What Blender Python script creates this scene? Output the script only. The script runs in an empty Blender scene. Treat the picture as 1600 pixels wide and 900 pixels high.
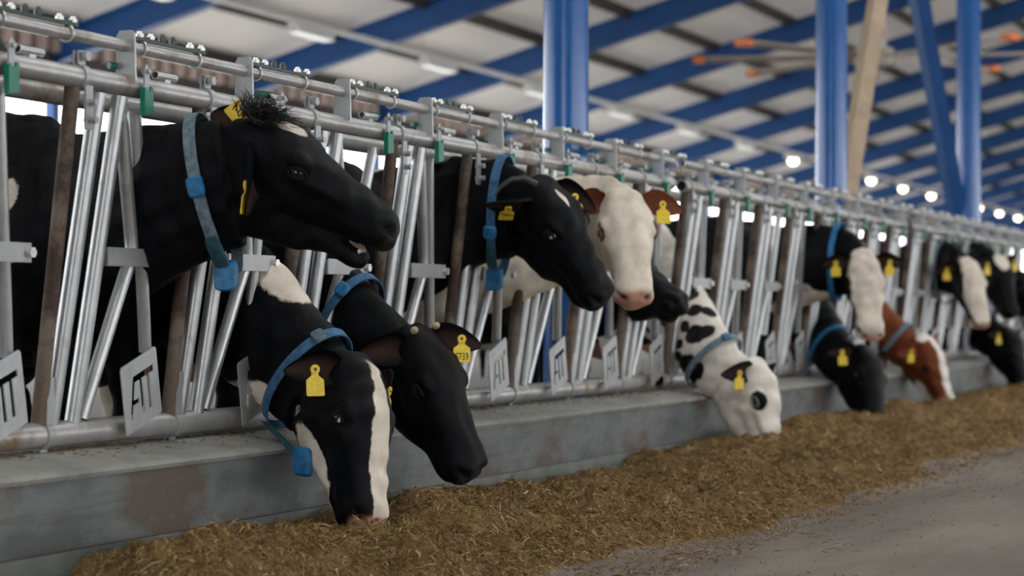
import bpy, math, random
import numpy as np
from mathutils import Vector, Matrix, geometry
random.seed(7); RNG = np.random.default_rng(11)
SC = bpy.context.scene
COL = SC.collection
PI = math.pi

# ------------------------------------------------------------------ camera, world, exposure
TH = math.atan(1385 / 3200)
cd = bpy.data.cameras.new('camera'); cam = bpy.data.objects.new('camera', cd); COL.objects.link(cam)
cam.location = (0, -3.495, .81)
cam.rotation_euler = (PI / 2, 0, TH - PI / 2)
cd.sensor_width = 36; cd.lens = 72; cd.shift_y = 42 / 1600
cd.clip_end = 500
cd.dof.use_dof = True; cd.dof.focus_distance = 6.85; cd.dof.aperture_fstop = 2.4
SC.camera = cam
w = bpy.data.worlds.new('overcast_sky'); SC.world = w; w.use_nodes = True
bg = w.node_tree.nodes['Background']; bg.inputs[0].default_value = (.985, .99, 1, 1); bg.inputs[1].default_value = 4.2
SC.view_settings.view_transform = 'Standard'; SC.view_settings.look = 'None'
SC.view_settings.exposure = 0.30; SC.view_settings.gamma = 1; SC.view_settings.use_curve_mapping = False

# ------------------------------------------------------------------ materials
def nmat(name):
    m = bpy.data.materials.new(name); m.use_nodes = True
    nt = m.node_tree; b = nt.nodes['Principled BSDF']
    return m, nt, b
def N(nt, t, **kw):
    n = nt.nodes.new(t)
    for k, v in kw.items(): setattr(n, k, v)
    return n
def noise(nt, scale, detail=4, rough=.55, stretch=None):
    tc = N(nt, 'ShaderNodeTexCoord'); nz = N(nt, 'ShaderNodeTexNoise')
    nz.inputs['Scale'].default_value = scale; nz.inputs['Detail'].default_value = detail; nz.inputs['Roughness'].default_value = rough
    if stretch:
        mp = N(nt, 'ShaderNodeMapping'); mp.inputs['Scale'].default_value = stretch
        nt.links.new(tc.outputs['Object'], mp.inputs[0]); nt.links.new(mp.outputs[0], nz.inputs['Vector'])
    else: nt.links.new(tc.outputs['Object'], nz.inputs['Vector'])
    return nz.outputs['Fac']
def ramp(nt, fac, stops):
    r = N(nt, 'ShaderNodeValToRGB'); e = r.color_ramp.elements
    while len(e) < len(stops): e.new(.5)
    for el, (p, c) in zip(e, stops): el.position = p; el.color = (*c, 1)
    nt.links.new(fac, r.inputs[0]); return r.outputs[0]
def mix(nt, fac, a, b, mode='MIX'):
    m = N(nt, 'ShaderNodeMix', data_type='RGBA', blend_type=mode)
    for s, v in ((m.inputs[0], fac), (m.inputs[6], a), (m.inputs[7], b)):
        if isinstance(v, tuple): s.default_value = (*v, 1)
        elif isinstance(v, (int, float)): s.default_value = v
        else: nt.links.new(v, s)
    return m.outputs[2]
def math_(nt, op, a, b=None, c=None, clamp=False):
    m = N(nt, 'ShaderNodeMath', operation=op, use_clamp=clamp)
    for i, v in enumerate((a, b, c)):
        if v is None: continue
        if isinstance(v, (int, float)): m.inputs[i].default_value = v
        else: nt.links.new(v, m.inputs[i])
    return m.outputs[0]
def bump(nt, b, h, strength=.3, dist=.01):
    bn = N(nt, 'ShaderNodeBump'); bn.inputs['Strength'].default_value = strength; bn.inputs['Distance'].default_value = dist
    nt.links.new(h, bn.inputs['Height']); nt.links.new(bn.outputs[0], b.inputs['Normal'])
def plain(name, col, rough=.5, metal=0, scale=30, var=.25, spec=.5, bmp=0):
    m, nt, b = nmat(name)
    d = tuple(c * (1 - var) for c in col); l = tuple(min(1, c * (1 + var)) for c in col)
    f = noise(nt, scale)
    nt.links.new(ramp(nt, f, [(.3, d), (.7, l)]), b.inputs['Base Color'])
    b.inputs['Roughness'].default_value = rough; b.inputs['Metallic'].default_value = metal
    b.inputs['Specular IOR Level'].default_value = spec
    if bmp: bump(nt, b, noise(nt, scale * 4), bmp, .003)
    return m
def metal(name, lo, hi, rust, thr, rough=.42, met=.65, scale=9):
    m, nt, b = nmat(name)
    base = ramp(nt, noise(nt, 14, 5, .6), [(.3, lo), (.7, hi)])
    rf = ramp(nt, noise(nt, scale, 6, .7), [(thr, (0, 0, 0)), (min(1, thr + .16), (1, 1, 1))])
    c = mix(nt, rf, base, rust); nt.links.new(c, b.inputs['Base Color'])
    b.inputs['Roughness'].default_value = rough
    nt.links.new(math_(nt, 'MULTIPLY', math_(nt, 'SUBTRACT', 1.0, rf), met), b.inputs['Metallic'])
    bump(nt, b, noise(nt, 120, 4), .12, .002)
    return m
M = {}
M['galv'] = metal('galvanized_steel', (.43, .45, .46), (.54, .56, .57), (.22, .17, .12), .60, .37, .72)
M['rail'] = metal('weathered_galvanized_pipe', (.40, .40, .40), (.52, .52, .51), (.23, .14, .07), .53, .43, .6, scale=5)
M['rust'] = metal('rusty_steel', (.13, .095, .07), (.24, .19, .15), (.045, .024, .015), .38, .7, .2, 7)
M['zinc'] = plain('bright_zinc', (.62, .62, .60), .35, .6, 60, .15)
M['plate'] = metal('grey_plate', (.34, .35, .36), (.45, .46, .47), (.26, .20, .15), .62, .5, .45)
M['green'] = plain('green_plastic', (.005, .17, .11), .4, 0, 50, .15)
M['dkgreen'] = plain('dark_green_paint', (.006, .035, .025), .35, 0, 50, .3)
M['blue'] = plain('blue_gloss_paint', (.018, .12, .40), .2, 0, 6, .10)
M['rafter'] = plain('blue_rafter_paint', (.008, .085, .30), .5, 0, 3, .12)
M['tan'] = plain('tan_lit_strut', (.42, .32, .22), .5, 0, 6, .15)  # tan tone stands in for light falling on the brace
M['purlin'] = plain('dark_purlin_steel', (.05, .045, .04), .6, 0, 3, .2)
M['roof'] = plain('white_roof_sheet', (.84, .82, .80), .6, 0, .7, .06)
M['fascia'] = plain('brown_grey_fascia', (.09, .08, .08), .7, 0, 2, .3)
M['rib'] = plain('pink_beige_rib', (.80, .64, .55), .7, 0, 4, .15)  # pale colour stands for sunlight on the eave ribs
M['wall'] = plain('dull_concrete_wall', (.22, .21, .2), .9, 0, 2, .2)
M['dirt'] = plain('barn_floor_slurry', (.07, .06, .05), .7, 0, 3, .4)
M['kerbbase'] = plain('green_grey_concrete', (.15, .17, .155), .7, 0, 7, .25)
M['outside'] = plain('pale_ground', (.62, .60, .55), .9, 0, 1, .1)
M['white'] = plain('white_enamel', (.75, .75, .73), .4, 0, 5, .05)
M['beige'] = plain('beige_blade', (.48, .42, .36), .5, 0, 5, .1)
M['orange'] = plain('orange_tip', (.85, .22, .05), .5, 0, 5, .1)
M['yellow'] = plain('yellow_tag_plastic', (.80, .58, .04), .5, 0, 90, .14)
M['ink'] = plain('black_ink', (.03, .03, .03), .6, 0, 90, .1)
M['strap'] = plain('faded_blue_webbing', (.14, .20, .24), .75, 0, 45, .45, .3, .3)
M['strapblue'] = plain('blue_webbing', (.05, .14, .27), .7, 0, 45, .35, .3, .3)
M['bluebox'] = plain('blue_transponder_plastic', (.018, .16, .36), .45, 0, 35, .45)
M['teal'] = plain('dark_teal_webbing', (.02, .07, .09), .7, 0, 45, .35, .3, .3)
M['horn'] = plain('horn', (.42, .33, .22), .45, 0, 40, .25)
M['darkhorn'] = plain('dark_horn', (.03, .028, .028), .4, 0, 40, .25)
M['blackhair'] = plain('black_hair', (.012, .012, .014), .5, 0, 60, .3)
M['tongue'] = plain('pink_mouth', (.55, .33, .28), .35, 0, 40, .2)
M['teeth'] = plain('ivory_teeth', (.75, .72, .66), .3, 0, 40, .1)
m, nt, b = nmat('eye'); b.inputs['Base Color'].default_value = (.006, .005, .006, 1); b.inputs['Specular IOR Level'].default_value = .5; b.inputs['Roughness'].default_value = .05; M['eye'] = m
M['sclera'] = plain('eye_white', (.62, .56, .52), .15, 0, 80, .1)
m, nt, b = nmat('skylight_sheet'); nt.nodes.remove(b)
tr = N(nt, 'ShaderNodeBsdfTranslucent'); tr.inputs[0].default_value = (.9, .9, .88, 1)
nt.links.new(tr.outputs[0], nt.nodes['Material Output'].inputs[0]); M['skylight'] = m
def emit(name, col, s):
    m, nt, b = nmat(name); b.inputs['Base Color'].default_value = (*col, 1)
    b.inputs['Emission Color'].default_value = (*col, 1); b.inputs['Emission Strength'].default_value = s; return m
M['lamp'] = emit('lamp_lens', (1, .82, .62), 9)
M['lampoff'] = emit('lamp_diffuser', (.95, .95, .93), .45)
m = M['roof']; nt = m.node_tree; b = nt.nodes['Principled BSDF']; tr = N(nt, 'ShaderNodeBsdfTranslucent'); tr.inputs[0].default_value = (.9, .88, .85, 1)
ms = N(nt, 'ShaderNodeMixShader'); ms.inputs[0].default_value = .13
nt.links.new(b.outputs[0], ms.inputs[1]); nt.links.new(tr.outputs[0], ms.inputs[2]); nt.links.new(ms.outputs[0], nt.nodes['Material Output'].inputs[0])
# concrete kerb
m, nt, b = nmat('kerb_concrete')
c1 = ramp(nt, noise(nt, 1.6, 5, .6, (1, 1, 2.2)), [(.38, (.075, .088, .088)), (.5, (.14, .162, .162)), (.60, (.095, .072, .058))])
c2 = mix(nt, ramp(nt, noise(nt, 30, 6, .7), [(.58, (0, 0, 0)), (.8, (.55, .55, .55))]), c1, (.26, .26, .24))
c3 = mix(nt, ramp(nt, noise(nt, 5, 4, .6, (.3, 1, 6)), [(.55, (0, 0, 0)), (.7, (.5, .5, .5))]), c2, (.075, .066, .06))
nt.links.new(c3, b.inputs['Base Color']); b.inputs['Roughness'].default_value = .62; bump(nt, b, noise(nt, 60, 6), .25, .004); M['kerb'] = m
m, nt, b = nmat('kerb_cap_concrete')
c1 = ramp(nt, noise(nt, 4, 6, .65), [(.35, (.17, .175, .162)), (.55, (.27, .27, .25)), (.72, (.22, .165, .115))])
nt.links.new(c1, b.inputs['Base Color']); b.inputs['Roughness'].default_value = .75; bump(nt, b, noise(nt, 50, 6), .3, .004); M['cap'] = m
m, nt, b = nmat('alley_concrete')
c1 = ramp(nt, noise(nt, 1.1, 7, .65, (.45, 1.6, 1)), [(.33, (.105, .084, .070)), (.5, (.165, .137, .115)), (.68, (.245, .208, .175))])
c2 = mix(nt, ramp(nt, noise(nt, 70, 4, .7), [(.55, (0, 0, 0)), (.75, (.35, .35, .35))]), c1, (.33, .27, .19))
nt.links.new(c2, b.inputs['Base Color']); b.inputs['Roughness'].default_value = .7; bump(nt, b, noise(nt, 40, 6), .35, .006); M['alley'] = m
# feed
m, nt, b = nmat('chopped_feed')
at = N(nt, 'ShaderNodeAttribute', attribute_name='tone')
c1 = ramp(nt, at.outputs['Fac'], [(0, (.09, .052, .02)), (.4, (.27, .165, .066)), (.8, (.46, .305, .135)), (1, (.82, .64, .38))])
c2 = mix(nt, ramp(nt, noise(nt, 90, 6, .75), [(.35, (.55, .55, .55)), (.65, (0, 0, 0))]), c1, (.07, .04, .015))
nt.links.new(c2, b.inputs['Base Color']); b.inputs['Roughness'].default_value = .8; b.inputs['Specular IOR Level'].default_value = .2
bump(nt, b, noise(nt, 160, 4, .7), .5, .006); M['feed'] = m
def coat(name, base, mark, inner=(.040, .021, .016), pink=(.55, .30, .22), rough=.42):
    m, nt, b = nmat(name)
    def A(n): return N(nt, 'ShaderNodeAttribute', attribute_name=n).outputs['Fac']
    nz = math_(nt, 'MULTIPLY', math_(nt, 'SUBTRACT', noise(nt, 55, 4, .7), .5), .30)
    nz2 = math_(nt, 'MULTIPLY', math_(nt, 'SUBTRACT', noise(nt, 9, 2, .5), .5), .5)
    f = math_(nt, 'ADD', math_(nt, 'ADD', A('mark'), nz), nz2)
    f = math_(nt, 'MULTIPLY_ADD', f, 9.0, .5, clamp=True)
    def var(c):
        d = tuple(x * .72 for x in c); l = tuple(min(1, x * 1.12) for x in c)
        return ramp(nt, noise(nt, 7, 5, .65), [(.3, d), (.65, l)])
    c = mix(nt, f, var(base), var(mark))
    c = mix(nt, A('pink'), c, pink); c = mix(nt, A('inner'), c, inner); c = mix(nt, A('dark'), c, (.010, .008, .008))
    nt.links.new(c, b.inputs['Base Color']); b.inputs['Roughness'].default_value = rough; b.inputs['Specular IOR Level'].default_value = .10
    bump(nt, b, noise(nt, 190, 4, .7, (1, 1, .4)), .6, .006)
    return m
BLK = (.0034, .0039, .0055); CRM = (.78, .70, .60); WHT = (.84, .79, .72); BRN = (.20, .055, .022); TAN = (.48, .36, .26)

# ------------------------------------------------------------------ mesh helpers
class MB:
    def __init__(s): s.v = []; s.f = []
    def add(s, v, f):
        o = len(s.v); s.v += [tuple(p) for p in v]; s.f += [tuple(i + o for i in q) for q in f]; return s
    def box(s, x0, x1, y0, y1, z0, z1):
        v = [(x, y, z) for x in (x0, x1) for y in (y0, y1) for z in (z0, z1)]
        return s.add(v, [(0, 1, 3, 2), (4, 6, 7, 5), (0, 4, 5, 1), (2, 3, 7, 6), (0, 2, 6, 4), (1, 5, 7, 3)])
    def tube(s, pts, r, n=12, closed=False, flat=None):
        P = [Vector(p) for p in pts]; R = r if isinstance(r, (list, tuple)) else [r] * len(P)
        rings = []; prev = None
        for i, p in enumerate(P):
            if closed: t = P[(i + 1) % len(P)] - P[i - 1]
            else: t = P[min(i + 1, len(P) - 1)] - P[max(i - 1, 0)]
            t.normalize()
            if prev is None:
                a = Vector((0, 0, 1)) if abs(t.z) < .9 else Vector((1, 0, 0)); u = t.cross(a).normalized()
            else: u = (prev - t * prev.dot(t)).normalized()
            prev = u; vv = t.cross(u)
            rings.append([p + (u * math.cos(k * 2 * PI / n) + vv * math.sin(k * 2 * PI / n)) * R[i] for k in range(n)])
        v = [q for rg in rings for q in rg]; f = []; m = len(P)
        for i in range(m if closed else m - 1):
            j = (i + 1) % m
            for k in range(n): f.append((i * n + k, i * n + (k + 1) % n, j * n + (k + 1) % n, j * n + k))
        if not closed: f += [tuple(range(n))[::-1], tuple((m - 1) * n + k for k in range(n))]
        return s.add(v, f)
    def hollow(s, a, b, r, t=.004, n=16):      # open pipe with a wall
        a = Vector(a); b = Vector(b); d = (b - a).normalized(); u = d.cross(Vector((0, 0, 1)) if abs(d.z) < .9 else Vector((1, 0, 0))).normalized(); vv = d.cross(u)
        v = []
        for p in (a, b):
            for rr in (r, r - t): v += [p + (u * math.cos(k * 2 * PI / n) + vv * math.sin(k * 2 * PI / n)) * rr for k in range(n)]
        f = []
        for k in range(n):
            l = (k + 1) % n
            f += [(k, l, 2 * n + l, 2 * n + k), (n + l, n + k, 3 * n + k, 3 * n + l), (l, k, n + k, n + l), (2 * n + k, 2 * n + l, 3 * n + l, 3 * n + k)]
        return s.add(v, f)
    def rings(s, rg, cap=True):
        n = len(rg[0]); v = [q for r in rg for q in r]; f = []
        for i in range(len(rg) - 1):
            for k in range(n): f.append((i * n + k, i * n + (k + 1) % n, (i + 1) * n + (k + 1) % n, (i + 1) * n + k))
        if cap: f += [tuple(range(n))[::-1], tuple((len(rg) - 1) * n + k for k in range(n))]
        return s.add(v, f)
    def ball(s, c, r, M3=None, n=16, m=10):
        rg = []
        for i in range(m + 1):
            a = -PI / 2 + PI * i / m; a = max(-PI / 2 + .02, min(PI / 2 - .02, a)); row = []
            for k in range(n):
                q = Vector((math.cos(a) * math.cos(k * 2 * PI / n) * r[0], math.cos(a) * math.sin(k * 2 * PI / n) * r[1], math.sin(a) * r[2]))
                if M3: q = M3 @ q
                row.append(q + Vector(c))
            rg.append(row)
        return s.rings(rg)
    def prism(s, outer, holes, fn, t):         # polygon with holes, thickness t; fn(u, v, w) -> xyz
        loops = [outer] + holes; flat = [p for l in loops for p in l]; n = len(flat)
        tri = geometry.tessellate_polygon([[Vector((p[0], p[1], 0)) for p in l] for l in loops])
        v = [fn(p[0], p[1], -t / 2) for p in flat] + [fn(p[0], p[1], t / 2) for p in flat]
        f = [tuple(q) for q in tri] + [tuple(i + n for i in q[::-1]) for q in tri]; o = 0
        for l in loops:
            k = len(l)
            for i in range(k): f.append((o + i, o + (i + 1) % k, o + (i + 1) % k + n, o + i + n))
            o += k
        return s.add(v, f)
    def mesh(s, name, mat, smooth=True):
        me = bpy.data.meshes.new(name); me.from_pydata(s.v, [], s.f); me.update()
        import bmesh
        bm = bmesh.new(); bm.from_mesh(me); bmesh.ops.recalc_face_normals(bm, faces=bm.faces); bm.to_mesh(me); bm.free()
        if mat: me.materials.append(M[mat] if isinstance(mat, str) else mat)
        if smooth:
            me.polygons.foreach_set('use_smooth', [True] * len(me.polygons)); me.set_sharp_from_angle(angle=math.radians(38))
        return me
def obj(name, me, parent=None, loc=(0, 0, 0), rot=None):
    o = bpy.data.objects.new(name, me); COL.objects.link(o); o.location = loc
    if rot: o.rotation_euler = rot
    if parent: o.parent = parent
    return o
def build(mb, name, mat, parent=None, loc=(0, 0, 0), smooth=True): return obj(name, mb.mesh(name, mat, smooth), parent, loc)
def tag(o, label, cat, group=None):
    o['label'] = label; o['category'] = cat
    if group: o['group'] = group
    return o
def struct(o): o['kind'] = 'structure'; return o

# ------------------------------------------------------------------ the building
def roofz(Y): return 5.95 + .268 * (11 - Y)
RIDGE = -3.5; EAVE = 14.5; X0, X1 = -9, 122
def mirror(Y): return 2 * RIDGE - Y
struct(build(MB().box(X0, X1, -24, .12, -.1, 0), 'floor', 'alley'))
struct(build(MB().box(X0, X1, .12, EAVE, -.1, .05), 'floor_cow_side', 'dirt'))
struct(build(MB().box(-60, 200, -90, 90, -.4, -.1), 'ground_outside', 'outside'))
def slope(mb, ya, yb, t=.06):
    v = []
    for x in (X0, X1):
        for y in (ya, yb):
            yy = y if y >= RIDGE else mirror(y)
            v += [(x, y, roofz(yy)), (x, y, roofz(yy) + t)]
    return mb.add(v, [(0, 1, 3, 2), (4, 6, 7, 5), (0, 4, 5, 1), (2, 3, 7, 6), (0, 2, 6, 4), (1, 5, 7, 3)])
ceil = struct(build(slope(slope(MB(), RIDGE + 1.3, EAVE + .6), mirror(EAVE + .6), RIDGE - 1.3), 'ceiling', 'roof', smooth=False))
sk = MB(); slope(sk, RIDGE - 1.3, RIDGE, .02); slope(sk, RIDGE, RIDGE + 1.3, .02)
build(sk, 'ridge_skylight', 'skylight', ceil, smooth=False)
# I-beam rafters over every column, purlins along the barn
CX0, BAY, COLY = 9.33, 5.13, .255
def rafter(sgn):
    mb = MB(); d = .46
    for (dx0, dx1, za, zb) in ((-.1, .1, -d - .12, -d - .10), (-.012, .012, -d - .1, -.12), (-.1, .1, -.14, -.12)):
        v = []
        for x in (dx0, dx1):
            for y in (RIDGE, EAVE):
                z = roofz(y); yy = y if sgn > 0 else mirror(y); v += [(x, yy, z + za), (x, yy, z + zb)]
        mb.add(v, [(0, 1, 3, 2), (4, 6, 7, 5), (0, 4, 5, 1), (2, 3, 7, 6), (0, 2, 6, 4), (1, 5, 7, 3)])
    return mb
rm = [rafter(1).mesh('rafter', 'rafter', False), rafter(-1).mesh('rafter', 'rafter', False)]
for k in range(-3, 22):
    for r in rm: obj('rafter', r, ceil, (CX0 + BAY * k, 0, 0))
Y = EAVE - .35
while Y > RIDGE + 1.0:
    for yy in (Y, mirror(Y)):
        build(MB().box(X0, X1, yy - .045, yy + .045, roofz(Y) - .2, roofz(Y) - .005), 'purlin', 'purlin', ceil, smooth=False)
    Y -= 1.6
# far long side: low wall, wide opening, fascia and eave ribs
wl = struct(build(MB().box(X0, X1, EAVE - .1, EAVE + .1, -.1, 1.25), 'wall_far', 'wall', smooth=False))
struct(build(MB().box(X0, X1, EAVE - .06, EAVE + .06, 4.38, 4.86), 'trim_1', 'fascia', smooth=False))
rb = MB()
x = X0
while x < X1: rb.box(x, x + .2, EAVE - .16, EAVE - .06, 4.62, 4.84); x += .40
o = build(rb, 'eave_rib', 'rib', bpy.data.objects['trim_1'], smooth=False); o['kind'] = 'stuff'
pm = MB().box(-.08, .08, -.08, .08, 0, 4.6).mesh('wall_post', 'rafter', False)
for k in range(-3, 22): obj('wall_post', pm, wl, (CX0 + BAY * k, EAVE, 0))
struct(build(MB().box(X0, X1, mirror(EAVE) - .1, mirror(EAVE) + .1, -.1, 1.25), 'wall_near', 'wall', smooth=False))
gw = MB(); gw.add([(X1, mirror(EAVE), 0), (X1, EAVE, 0), (X1, EAVE, 4.9), (X1, RIDGE, roofz(RIDGE)), (X1, mirror(EAVE), 4.9)], [(0, 1, 2, 3, 4)])
struct(build(gw, 'wall_end', 'wall', smooth=False))
gn = MB()  # unseen gable, added to cut the light from behind the camera
gn.prism([(mirror(EAVE), 0), (RIDGE - 3, 0), (RIDGE - 3, 4.2), (RIDGE + 3, 4.2), (RIDGE + 3, 0), (EAVE, 0), (EAVE, 4.9), (RIDGE, roofz(RIDGE)), (mirror(EAVE), 4.9)], [], lambda u, v, w_: (X0 + w_, u, v), .1)
struct(build(gn, 'wall_start', 'wall', smooth=False))
# columns
ORD = ['nearest blue round steel column behind the cow with the white face', 'second blue steel column, the one beside the tan strut', 'third blue steel column, the one with a slanting blue strut']
for k in range(0, 3):
    x = CX0 + BAY * k; zt = roofz(COLY) - .58
    e = obj('steel_column', None, None, (x, COLY, .05))
    build(MB().tube([(0, 0, 0), (0, 0, zt - .05)], .112, 28), 'shaft', 'blue', e)
    build(MB().box(-.17, .17, -.17, .17, 0, .02), 'base_plate', 'blue', e, smooth=False)
    build(MB().box(-.14, .14, -.14, .14, zt - .07, zt - .05), 'cap_plate', 'blue', e, smooth=False)
    if k == 2:
        build(MB().tube([(-.02, .10, 1.70), (-5.0, .10, 7.0)], .095, 4), 'strut', 'rafter', e, smooth=False)
    if k == 1:
        build(MB().tube([(.04, .02, .9), (4.2, .02, 7.5)], .085, 4), 'strut', 'tan', e, smooth=False)
    tag(e, (ORD + ['farthest blue steel column, at the right edge of the picture'])[k], 'column', 'blue columns along the feed fence')
# light rail
LY, LZ = 11.0, 5.03
e = obj('lighting_rail', None, None, (30, LY, LZ)); tag(e, 'long pale lighting rail hung below the blue rafters', 'light rail')
build(MB().box(-30, 85, -.035, .035, -.03, .04), 'rail', 'white', e, smooth=False)
hm = MB().tube([(0, 0, .04), (0, 0, .42)], .012, 6).mesh('hanger', 'zinc')
for k in range(-3, 18): obj('hanger', hm, e, (CX0 + BAY * (k + 3) - 30, 0, 0))
fm = MB().box(-.55, .55, -.09, .09, -.17, -.03).mesh('lamp_housing', 'white', False)
lm0 = MB().box(-.5, .5, -.075, .075, -.19, -.17).mesh('lamp_lens', 'lampoff', False)
lm1 = MB().ball((0, 0, -.2), (.15, .11, .10)).mesh('lamp_lens', 'lamp')
for k in range(-4, 17):
    x = 30.46 + 4.3 * k; h = obj('lamp', fm, e, (x - 30, 0, 0)); obj('lens', lm1 if k >= 5 else lm0, h)
# big ceiling fan
e = obj('ceiling_fan', None, None, (29.4, 3.5, 4.55)); tag(e, 'large ceiling fan with long pale blades and orange tips', 'fan')
build(MB().tube([(0, 0, .1), (0, 0, 2.6)], .06, 12), 'downrod', 'white', e)
build(MB().tube([(0, 0, -.12), (0, 0, .12)], .28, 24), 'hub', 'beige', e)
build(MB().box(-.15, .15, -.15, .15, .12, .5), 'motor', 'galv', e)
bl = MB(); bl.add([(.3, -.08, -.02), (2.45, -.08, -.02), (2.45, .08, .02), (.3, .08, .02), (.3, -.08, .01), (2.45, -.08, .01), (2.45, .08, .05), (.3, .08, .05)],
                  [(3, 2, 1, 0), (4, 5, 6, 7), (0, 1, 5, 4), (2, 3, 7, 6), (1, 2, 6, 5), (3, 0, 4, 7)])
bm_ = bl.mesh('blade', 'beige', False); tm = MB().box(2.45, 2.62, -.1, .1, -.03, .06).mesh('blade_tip', 'orange', False)
for k in range(8):
    o = obj('blade', bm_, e, (0, 0, 0), (0, 0, k * PI / 4 + .25)); obj('blade_tip', tm, o)

# ------------------------------------------------------------------ kerb
kb = MB()
prof = [(.30, 0), (.30, .42), (.10, .412), (-.06, .385), (-.10, .372), (-.118, .352), (-.122, .33), (-.122, 0)]
for pr, nm, mt in (([(.30, 0), (.30, .355), (-.115, .355), (-.115, 0)], 'wall_kerb', 'kerb'),):
    kb = MB(); kb.rings([[(x, p[0], p[1]) for p in pr] for x in (X0, X1)])
    kerb = struct(build(kb, nm, mt, smooth=False))
cb = MB(); pc = [(.30, .352), (.30, .415), (.10, .41), (-.05, .388), (-.10, .380), (-.116, .374), (-.122, .365), (-.119, .354)]
cb.rings([[(x, p[0], p[1]) for p in pc] for x in (X0, X1)]); build(cb, 'kerb_cap', 'cap', kerb)
build(MB().box(X0, X1, -.1165, -.1149, .155, .160), 'form_line', 'purlin', kerb, smooth=False)
build(MB().box(X0, X1, -.1185, -.1149, 0, .155), 'kerb_base', 'kerbbase', kerb, smooth=False)

# ------------------------------------------------------------------ headlock fence
def ly(z): return .12 - .1158 * (z - .46)
PITCH = .681; ZM, ZT, ZB = 1.496, 1.612, .461
def L(x, z, off=0): return (x, ly(z) + off, z)
def bar(pts, r, off=0): return MB().tube([L(x, z, off) for x, z in pts], r, 14)
U = {}
U['post'] = bar([(-.245, 1.47), (-.253, .47)], .023).mesh('post', 'rust')
U['bar_a'] = MB().hollow(L(-.117, 1.462), L(-.195, .49), .0245).mesh('bar', 'galv')
U['bar_b'] = MB().hollow(L(-.006, 1.462), L(-.087, .49), .0245).mesh('bar', 'galv')
U['bent'] = bar([(.0, 1.43), (.03, 1.34), (.12, 1.06), (.138, 1.0), (.122, .955), (.10, .90), (-.045, .50)], .0215).mesh('bent_bar', 'galv')
LEV = math.atan(.259)
U['lever'] = MB().tube([(0, 0, .46), (0, 0, -.30)], .0205, 14).mesh('lever', 'galv')
st = MB()
for s in (-1, 1): st.box(-.03, .275, s * .03 - .003, s * .03 + .003, .957, 1.012)
U['strap'] = st.mesh('strap_plate', 'plate', False)
U['strapbolt'] = MB().tube([(.262, -.05, .985), (.262, -.034, .985), (.262, -.0339, .985), (.262, .05, .985)], [.016, .016, .010, .010], 6).mesh('bolt', 'zinc')
def ringpts(cx, cy, cz, r, n=20): return [(cx, cy + math.cos(a) * r, cz + math.sin(a) * r) for a in [k * 2 * PI / n for k in range(n)]]
def clamp(x, y, z, r, tail):
    mb = MB(); n = 24; o = []; i = []
    v = []
    for xx in (x - .016, x + .016):
        for rr in (r + .006, r + .0005): v += ringpts(xx, y, z, rr, n)
    f = []
    for k in range(n):
        l = (k + 1) % n
        f += [(k, l, 2 * n + l, 2 * n + k), (n + l, n + k, 3 * n + k, 3 * n + l), (l, k, n + k, n + l), (2 * n + k, 2 * n + l, 3 * n + l, 3 * n + k)]
    mb.add(v, f)
    sg = 1 if tail < 0 else -1
    mb.box(x - .016, x + .016, y - .010, y - .004, z + sg * r if sg > 0 else z - r - .045, z + r + .045 if sg > 0 else z - r)
    mb.box(x - .016, x + .016, y + .006, y + .012, z + sg * r if sg > 0 else z - r - .045, z + r + .045 if sg > 0 else z - r)
    za, zb = sorted((z - sg * r * .8, z - sg * r + tail)); mb.box(x - .018, x + .018, y - .035, y - .028, za, zb)
    return mb
U['clampt'] = clamp(-.215, ly(ZM), ZM, .032, -.12).mesh('saddle_clamp', 'plate')
U['clampb'] = clamp(-.235, ly(ZB), ZB, .038, .13).mesh('saddle_clamp', 'plate')
bb = MB()
U['boltt'] = MB().tube([(-.215, -.032, ZM + .06), (-.215, -.018, ZM + .06), (-.215, -.0179, ZM + .06), (-.215, .025, ZM + .06)], [.015, .015, .009, .009], 6).mesh('bolt', 'plate')
U['boltt2'] = MB().tube([(-.215, -.06, ZM - .075), (-.215, -.02, ZM - .075)], .011, 6).mesh('bolt', 'plate')
U['boltt3'] = MB().tube([(-.215, -.06, ZM - .125), (-.215, -.02, ZM - .125)], .011, 6).mesh('bolt', 'plate')
up = [(-.036, 0), (.034, 0), (.030, .135), (.020, .150), (-.020, .150), (-.032, .138)]
U['upright'] = MB().prism([(p[0] + ly(ZT), p[1] + 1.508) for p in up], [], lambda u, v, w: (w, u, v), .009).mesh('upright_plate', 'galv', False)
U['stub'] = MB().hollow((.17, ly(ZM) - .004, ZM + .048), (.28, ly(ZM) - .004, ZM + .048), .0135, .003, 12).box(.215, .245, -.012, .01, ZM + .02, ZM + .042).mesh('pipe_stub', 'galv')
lb = MB().box(.03, .42, ly(ZT) - .017, ly(ZT) - .006, ZT + .021, ZT + .031).box(.03, .42, ly(ZT) + .010, ly(ZT) + .020, ZT + .021, ZT + .031).box(.06, .12, -.03, .01, ZT + .029, ZT + .037).box(.33, .41, -.03, .01, ZT + .029, ZT + .037)
U['lockbar'] = lb.mesh('lock_bar', 'dkgreen', False)
U['lockslide'] = MB().box(.07, .37, ly(ZT) - .005, ly(ZT) + .009, ZT + .018, ZT + .027).mesh('slide_rod', 'zinc', False)
def bolt(x, y, z, r=.013, h=.011): return MB().tube([(x, y, z), (x, y, z + h), (x, y, z + h + .0001), (x, y, z + h + .007)], [r, r, r * .6, r * .6], 8)
U['bz'] = bolt(0, 0, 0).mesh('bolt', 'zinc'); U['bg'] = bolt(0, 0, 0, .012, .016).mesh('bolt', 'dkgreen')
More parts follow.
